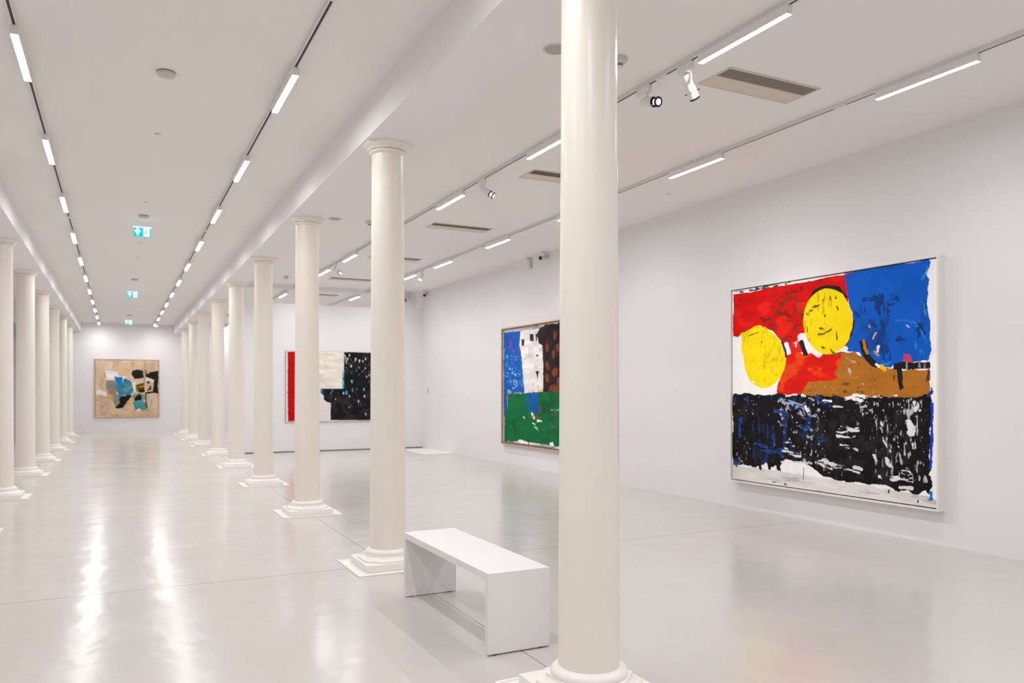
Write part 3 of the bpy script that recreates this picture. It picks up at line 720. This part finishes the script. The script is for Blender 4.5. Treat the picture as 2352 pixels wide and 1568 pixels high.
# --- the green, blue and white painting behind the nearest column
P = Paint([(123.4, 182.2), (908.4, 60.0), (908.4, 1509.3), (123.4, 1403.4)], 260, 230, (196, 190, 188), 21)
P.scratch(np.ones_like(P.S, bool) & (P.T < .08), (112, 108, 110), 10, 120, .5, .8)
P.poly([(120, 1385), (440, 1430), (908, 1490), (908, 1515), (120, 1410)], (140, 132, 128), .02)
b = P.poly([(130, 206), (314, 194), (312, 300), (330, 560), (354, 862), (130, 866)], (12, 92, 184), .02); P.poly([(130, 850), (166, 850), (166, 1020), (148, 1110), (130, 1112)], (14, 84, 176), .02)
P.scratch(b & P.pmask([(150, 450), (340, 450), (350, 800), (150, 820)], .05), (60, 150, 214), 60, 44, .66); P.scratch(b, (196, 214, 230), 60, 60, .77)
for pts in ([(235, 250), (245, 255)], [(200, 290), (205, 340)], [(270, 300), (285, 302)], [(185, 365), (200, 375)], [(222, 385), (225, 420)], [(290, 375), (300, 415)], [(240, 478), (290, 470)], [(230, 552), (236, 554)]): P.line(pts, 14, (150, 62, 140), .03, dry=.35)
w = P.poly([(308, 190), (420, 180), (520, 160), (560, 150), (562, 860), (360, 858), (330, 560), (318, 420), (302, 360)], (240, 234, 230), .02)
P.scratch(w, (206, 200, 196), 20, 20, .62, .7)
for p in ([(322, 282), (355, 278), (352, 352), (325, 345)], [(412, 222), (455, 218), (456, 300), (412, 302)], [(476, 222), (492, 222), (492, 300), (478, 296)]): P.poly(p, (50, 38, 36), .01)
P.poly([(475, 630), (514, 626), (496, 718)], (40, 32, 28), .01); P.line([(492, 455), (500, 462)], 14, (60, 54, 54), .02)
k = P.poly([(492, 220), (540, 140), (600, 122), (740, 100), (908, 80), (908, 850), (558, 852), (556, 340), (510, 330)], (46, 30, 27), .025)
P.scratch(k, (24, 18, 18), 18, 14, .58)
for cx, cy, rx, ry in ((688, 232, 20, 48), (600, 372, 18, 48), (720, 372, 20, 44), (672, 440, 18, 44), (602, 570, 20, 52), (686, 640, 32, 48), (600, 705, 18, 48), (725, 740, 22, 48), (800, 300, 22, 50), (790, 520, 22, 50), (840, 660, 24, 60)): P.ell(cx, cy, rx, ry, (140, 66, 38), .03, alpha=.85)
P.poly([(612, 848), (630, 800), (660, 760), (700, 790), (740, 730), (908, 760), (908, 848)], (116, 58, 34), .03)
g = P.poly([(168, 868), (360, 870), (560, 852), (740, 846), (908, 848), (908, 1480), (740, 1455), (640, 1440), (420, 1410), (135, 1388), (135, 1112), (150, 1110), (168, 1020)], (4, 108, 56), .02)
P.scratch(g, (0, 86, 48), 10, 6, .58, .8); P.scratch(g, (46, 120, 60), 20, 20, .68, .6)
P.poly([(372, 880), (420, 878), (420, 1050), (400, 1080), (386, 1000)], (10, 84, 178), .03); P.poly([(440, 858), (502, 856), (502, 1070), (470, 1092), (440, 1060)], (10, 84, 178), .03); P.line([(330, 1030), (336, 1080)], 16, (20, 84, 140), .03)
for pts, ww, c in (([(445, 1095), (455, 1145)], 22, WHT), ([(455, 1120), (480, 1128)], 26, (176, 52, 40)), ([(528, 1030), (532, 1060)], 20, (176, 50, 70)), ([(500, 1125), (535, 1130)], 14, (160, 60, 44)), ([(650, 1235), (680, 1240)], 18, (150, 62, 40)), ([(735, 1150), (770, 1155)], 16, (160, 52, 44)), ([(505, 1170), (530, 1180)], 20, WHT), ([(445, 1200), (465, 1205)], 14, WHT), ([(475, 1240), (500, 1275)], 18, (190, 210, 200)), ([(345, 1130), (352, 1140)], 14, WHT), ([(650, 1055), (720, 1050)], 10, (180, 210, 190)), ([(640, 1100), (690, 1090)], 30, (70, 92, 50)), ([(560, 870), (600, 880)], 24, (70, 92, 60)), ([(510, 840), (532, 842)], 20, (226, 210, 40)), ([(180, 845), (195, 850)], 20, (170, 200, 210)), ([(360, 845), (450, 848)], 18, (226, 218, 190))): P.line(pts, ww, c, .03, dry=.3)
for p in ([(275, 1395), (300, 1375), (345, 1385), (380, 1400), (520, 1425), (525, 1440), (300, 1410)], [(625, 1405), (660, 1395), (675, 1440), (630, 1442)], [(690, 1460), (800, 1465), (800, 1480), (690, 1472)]): P.poly(p, WHT, .02)
P.line([(396, 1370), (400, 1430)], 8, (34, 30, 30), .02)
t = thing('painting', 'blue, white and green abstract painting in an oak frame, half hidden by the nearest column', 'painting', (XR, 13.12, 1.58), group='abstract paintings')
P.build('canvas', t, local((7.09, 14.55, 2.735)), (0, -2.85, 0), (0, 0, -2.305), (.03, 0, 0))
frame_x(t, 11.655, 14.595, .395, 2.772, 7.06, XR, .022, M['wood'])
bm = bmesh.new(); add_box(bm, -.01, 0, 11.68 - 13.12, 14.57 - 13.12, .42 - 1.58, 2.75 - 1.58); obj('backing_board', bm, M['dark'], t)

# --- the black, cream and red painting on the partition
P = Paint([(128.7, 123.9), (1707.6, 158.5), (1707.6, 1376.1), (128.7, 1404.2)], 250, 200, (232, 222, 224), 31)
P.poly([(160, 140), (440, 140), (440, 1390), (166, 1392), (158, 900)], (190, 4, 4), .012, amp=.05)
cr = P.poly([(440, 130), (1166, 140), (1160, 500), (1140, 800), (740, 806), (440, 806)], (234, 226, 214), .008)
P.scratch(cr, (222, 210, 190), 20, 20, .66, .6)
bk = P.poly([(1172, 150), (1400, 152), (1690, 160), (1712, 160), (1712, 1366), (930, 1370), (935, 1048), (880, 1052), (820, 1005), (806, 930), (752, 878), (752, 806), (1168, 802)], (22, 20, 21), .014, amp=.25)
P.scratch(bk, (46, 44, 45), 20, 14, .55, .8)
P.scratch(bk & P.pmask([(1180, 160), (1700, 160), (1700, 800), (1180, 700)], .05), (172, 172, 174), 70, 36, .755, .8)
P.scratch(bk & P.pmask([(800, 800), (1600, 800), (1600, 1150), (900, 1150)], .05), (100, 100, 104), 50, 26, .73, .6)
P.line([(1190, 180), (1198, 310)], 24, (190, 188, 188), .02, dry=.3); P.line([(1250, 250), (1215, 350)], 14, (200, 198, 198), .02)
for x, y, r in ((1272, 205, 24), (1380, 280, 26), (1455, 305, 26), (1508, 310, 20), (1555, 270, 26), (1300, 405, 24), (1450, 430, 16), (1550, 440, 16), (1625, 560, 20), (1580, 590, 22), (1660, 265, 12), (1672, 370, 14), (1672, 515, 14), (1674, 550, 14), (1655, 745, 14), (1540, 940, 22), (1440, 1035, 22), (1160, 885, 26), (1275, 940, 20), (1020, 990, 16), (1562, 1262, 20), (1668, 1328, 24), (1265, 1140, 14)): P.line([(x, y - r * .5), (x, y + r * .5)], r, (214, 212, 212), .02)
P.poly([(1146, 488), (1168, 488), (1170, 800), (1140, 800), (1138, 640)], (20, 196, 204), .01); P.line([(1140, 615), (1168, 622)], 14, (10, 60, 70), .01)
for x, y, a, c in ((1316, 672, 28, (60, 208, 218)), (1216, 872, 34, (40, 170, 200)), (1326, 832, 30, (60, 150, 190)), (1530, 815, 30, (80, 160, 180)), (1400, 802, 24, (50, 110, 130)), (770, 845, 36, (40, 120, 150)), (962, 832, 28, (50, 120, 150)), (942, 886, 24, (50, 120, 150)), (1396, 478, 24, (50, 100, 140)), (1440, 555, 24, (40, 90, 100)), (1310, 510, 30, (40, 80, 96))): P.line([(x, y - a * .6), (x, y + a * .6)], a, c, .02)
t = thing('painting', 'wide painting with red stripe, cream block and black field on the partition', 'painting', (4.71, 19.47, 1.59), group='abstract paintings')
P.build('canvas', t, local((3.625, 19.435, 2.455)), (2.18, 0, 0), (0, 0, -1.725), (0, .03, 0))
frame_y(t, 3.612, 5.812, .722, 2.462, 19.44, 19.47, .01, M['framegrey'])

# --- the beige painting at the end of the nave
P = Paint([(175.0, 148.5), (1610.3, 170.8), (1610.3, 1432.7), (175.0, 1452.3)], 220, 200, (218, 190, 160), 41)
a_ = np.ones_like(P.S, bool)
P.scratch(a_, (196, 164, 134), 6, 6, .56, .6); P.scratch(a_, (232, 208, 182), 5, 6, .58, .5); P.scratch(a_, (150, 128, 106), 40, 40, .74, .6)
P.scratch(a_ & (P.S < .35) & (P.T > .6), (196, 160, 112), 5, 5, .5, .6)
P.line([(1292, 165), (1296, 700)], 10, (160, 136, 112), .006); P.line([(185, 170), (190, 1440)], 16, (176, 146, 118), .01, alpha=.6); P.line([(190, 1395), (1600, 1395)], 22, (196, 160, 124), .01, alpha=.6)
P.poly([(420, 395), (560, 415), (680, 430), (690, 500), (800, 520), (910, 540), (800, 590), (620, 560), (600, 625), (440, 605), (430, 480)], (242, 238, 236), .03)
P.poly([(190, 900), (250, 835), (330, 850), (420, 865), (465, 950), (420, 975), (300, 940), (200, 935)], (240, 232, 230), .03)
P.poly([(1018, 680), (1100, 640), (1110, 850), (1060, 870), (1010, 740)], (240, 228, 218), .03)
P.poly([(1320, 560), (1480, 580), (1500, 680), (1330, 650)], (240, 220, 204), .03, alpha=.7)
P.poly([(430, 660), (470, 620), (580, 615), (650, 690), (690, 860), (640, 950), (560, 975), (470, 880), (440, 830), (420, 740)], (138, 136, 122), .03)
P.poly([(560, 980), (640, 930), (740, 985), (745, 1120), (690, 1195), (610, 1160)], (136, 142, 124), .04)
P.poly([(650, 700), (800, 715), (830, 610), (880, 600), (960, 612), (1010, 700), (1050, 820), (1030, 900), (960, 950), (790, 960), (800, 1010), (710, 1000), (690, 860)], (66, 136, 158), .03, amp=.12)
P.poly([(810, 830), (960, 720), (1020, 760), (860, 920)], (112, 146, 150), .06, alpha=.6); P.line([(960, 860), (1010, 830)], 60, (58, 132, 178), .05, alpha=.7)
P.poly([(615, 528), (700, 545), (796, 540), (800, 730), (720, 700), (640, 680)], (6, 128, 186), .02); P.poly([(660, 680), (790, 700), (780, 1000), (700, 990)], (40, 126, 160), .03, alpha=.7)
P.line([(805, 730), (815, 745)], 36, (60, 64, 66), .04); P.line([(830, 620), (870, 605)], 34, (60, 96, 104), .04)
P.poly([(720, 1030), (780, 970), (860, 960), (985, 948), (965, 1040), (900, 1100), (860, 1200), (800, 1235), (660, 1250), (615, 1180), (690, 1195), (745, 1120)], (26, 20, 16), .04)
P.poly([(990, 470), (1030, 400), (1130, 378), (1265, 400), (1280, 560), (1180, 580), (1055, 590), (1030, 520)], (34, 28, 24), .03)
P.poly([(1310, 380), (1330, 380), (1340, 470), (1480, 420), (1596, 400), (1600, 920), (1540, 905), (1345, 915), (1340, 880), (1480, 860), (1510, 600), (1400, 570), (1320, 545)], (32, 26, 22), .03)
P.scratch(P.pmask([(1340, 640), (1490, 660), (1480, 870), (1340, 870)], .04), (34, 28, 24), 30, 30, .54)
P.poly([(1330, 400), (1400, 400), (1440, 450), (1360, 490)], (196, 170, 146), .05, alpha=.6)
P.poly([(1100, 720), (1180, 700), (1290, 672), (1290, 890), (1160, 895), (1100, 830)], (96, 72, 20), .03); P.line([(1190, 770), (1240, 765), (1280, 740)], 34, (196, 156, 14), .03); P.line([(1110, 760), (1130, 860)], 36, (176, 140, 30), .04, alpha=.8); P.poly([(1160, 840), (1288, 800), (1288, 890), (1170, 892)], (40, 30, 20), .03)
P.poly([(1050, 920), (1120, 900), (1310, 930), (1320, 1060), (1100, 1080), (1000, 1000)], (112, 146, 132), .05, alpha=.85); P.poly([(1050, 1090), (1060, 1020), (1140, 950), (1210, 930), (1240, 1010), (1200, 1075)], (24, 20, 18), .03)
P.poly([(1025, 1110), (1120, 1085), (1230, 1065), (1310, 1130), (1320, 1280), (1225, 1312), (1180, 1260), (1080, 1282)], (78, 146, 146), .03); P.poly([(1110, 1285), (1160, 1255), (1215, 1265), (1215, 1300), (1130, 1305)], (238, 226, 210), .02)
P.line([(1325, 900), (1335, 1080), (1336, 1250)], 34, (30, 26, 24), .03); P.line([(1316, 680), (1318, 870)], 24, (226, 190, 160), .01)
for pts, w, c in (([(845, 350), (850, 400)], 44, (236, 172, 72)), ([(815, 430), (850, 460)], 50, (238, 182, 90)), ([(925, 400), (930, 430)], 42, (234, 172, 74)), ([(595, 290), (598, 350)], 44, (220, 176, 116)), ([(380, 440), (400, 520)], 34, (226, 140, 120)), ([(455, 900), (480, 930)], 50, (206, 130, 96)), ([(560, 910), (590, 950)], 44, (242, 120, 72)), ([(430, 1010), (450, 960)], 26, (222, 160, 146)), ([(860, 1200), (870, 1180)], 44, (224, 170, 56)), ([(950, 1170), (985, 1110)], 64, (230, 186, 90)), ([(1445, 1060), (1455, 1180)], 14, (150, 128, 120)), ([(345, 1200), (355, 1210)], 22, (150, 128, 96)), ([(436, 615), (438, 640)], 20, (230, 160, 150)), ([(940, 500), (950, 510)], 26, (238, 200, 140))): P.line(pts, w, c, .03, alpha=.85)
t = thing('painting', 'beige abstract painting with teal, blue and black patches at the end of the nave', 'painting', (.29, YF, 1.57), group='abstract paintings')
P.build('canvas', t, local((-.755, 31.855, 2.605)), (2.085, 0, 0), (0, 0, -2.075), (0, .035, 0))
frame_y(t, -.775, 1.35, .510, 2.625, 31.845, YF, .016, M['wood'])

# ------------------------------------------------------------------ camera, world, render look
w = bpy.data.worlds.new('World'); bpy.context.scene.world = w; w.use_nodes = True
w.node_tree.nodes['Background'].inputs[0].default_value = (.05, .05, .05, 1); w.node_tree.nodes['Background'].inputs[1].default_value = 0
cd = bpy.data.cameras.new('Camera'); cam = bpy.data.objects.new('Camera', cd); C.objects.link(cam)
cam.location = (0, 0, 1.5); cam.rotation_euler = (PI / 2, 0, -TH)
cd.sensor_width = 36; cd.sensor_fit = 'HORIZONTAL'; cd.lens = 36 * 1804 / 2352; cd.shift_y = 112 / 2352
cd.clip_start = .05; cd.clip_end = 200
cd.dof.use_dof = True; cd.dof.focus_distance = 4.6; cd.dof.aperture_fstop = 3.2
sc = bpy.context.scene; sc.camera = cam
sc.view_settings.view_transform = 'Standard'; sc.view_settings.look = 'None'; sc.view_settings.gamma = 1; sc.view_settings.exposure = .06
sc.view_settings.use_curve_mapping = False
sc.cycles.max_bounces = 10; sc.cycles.diffuse_bounces = 6
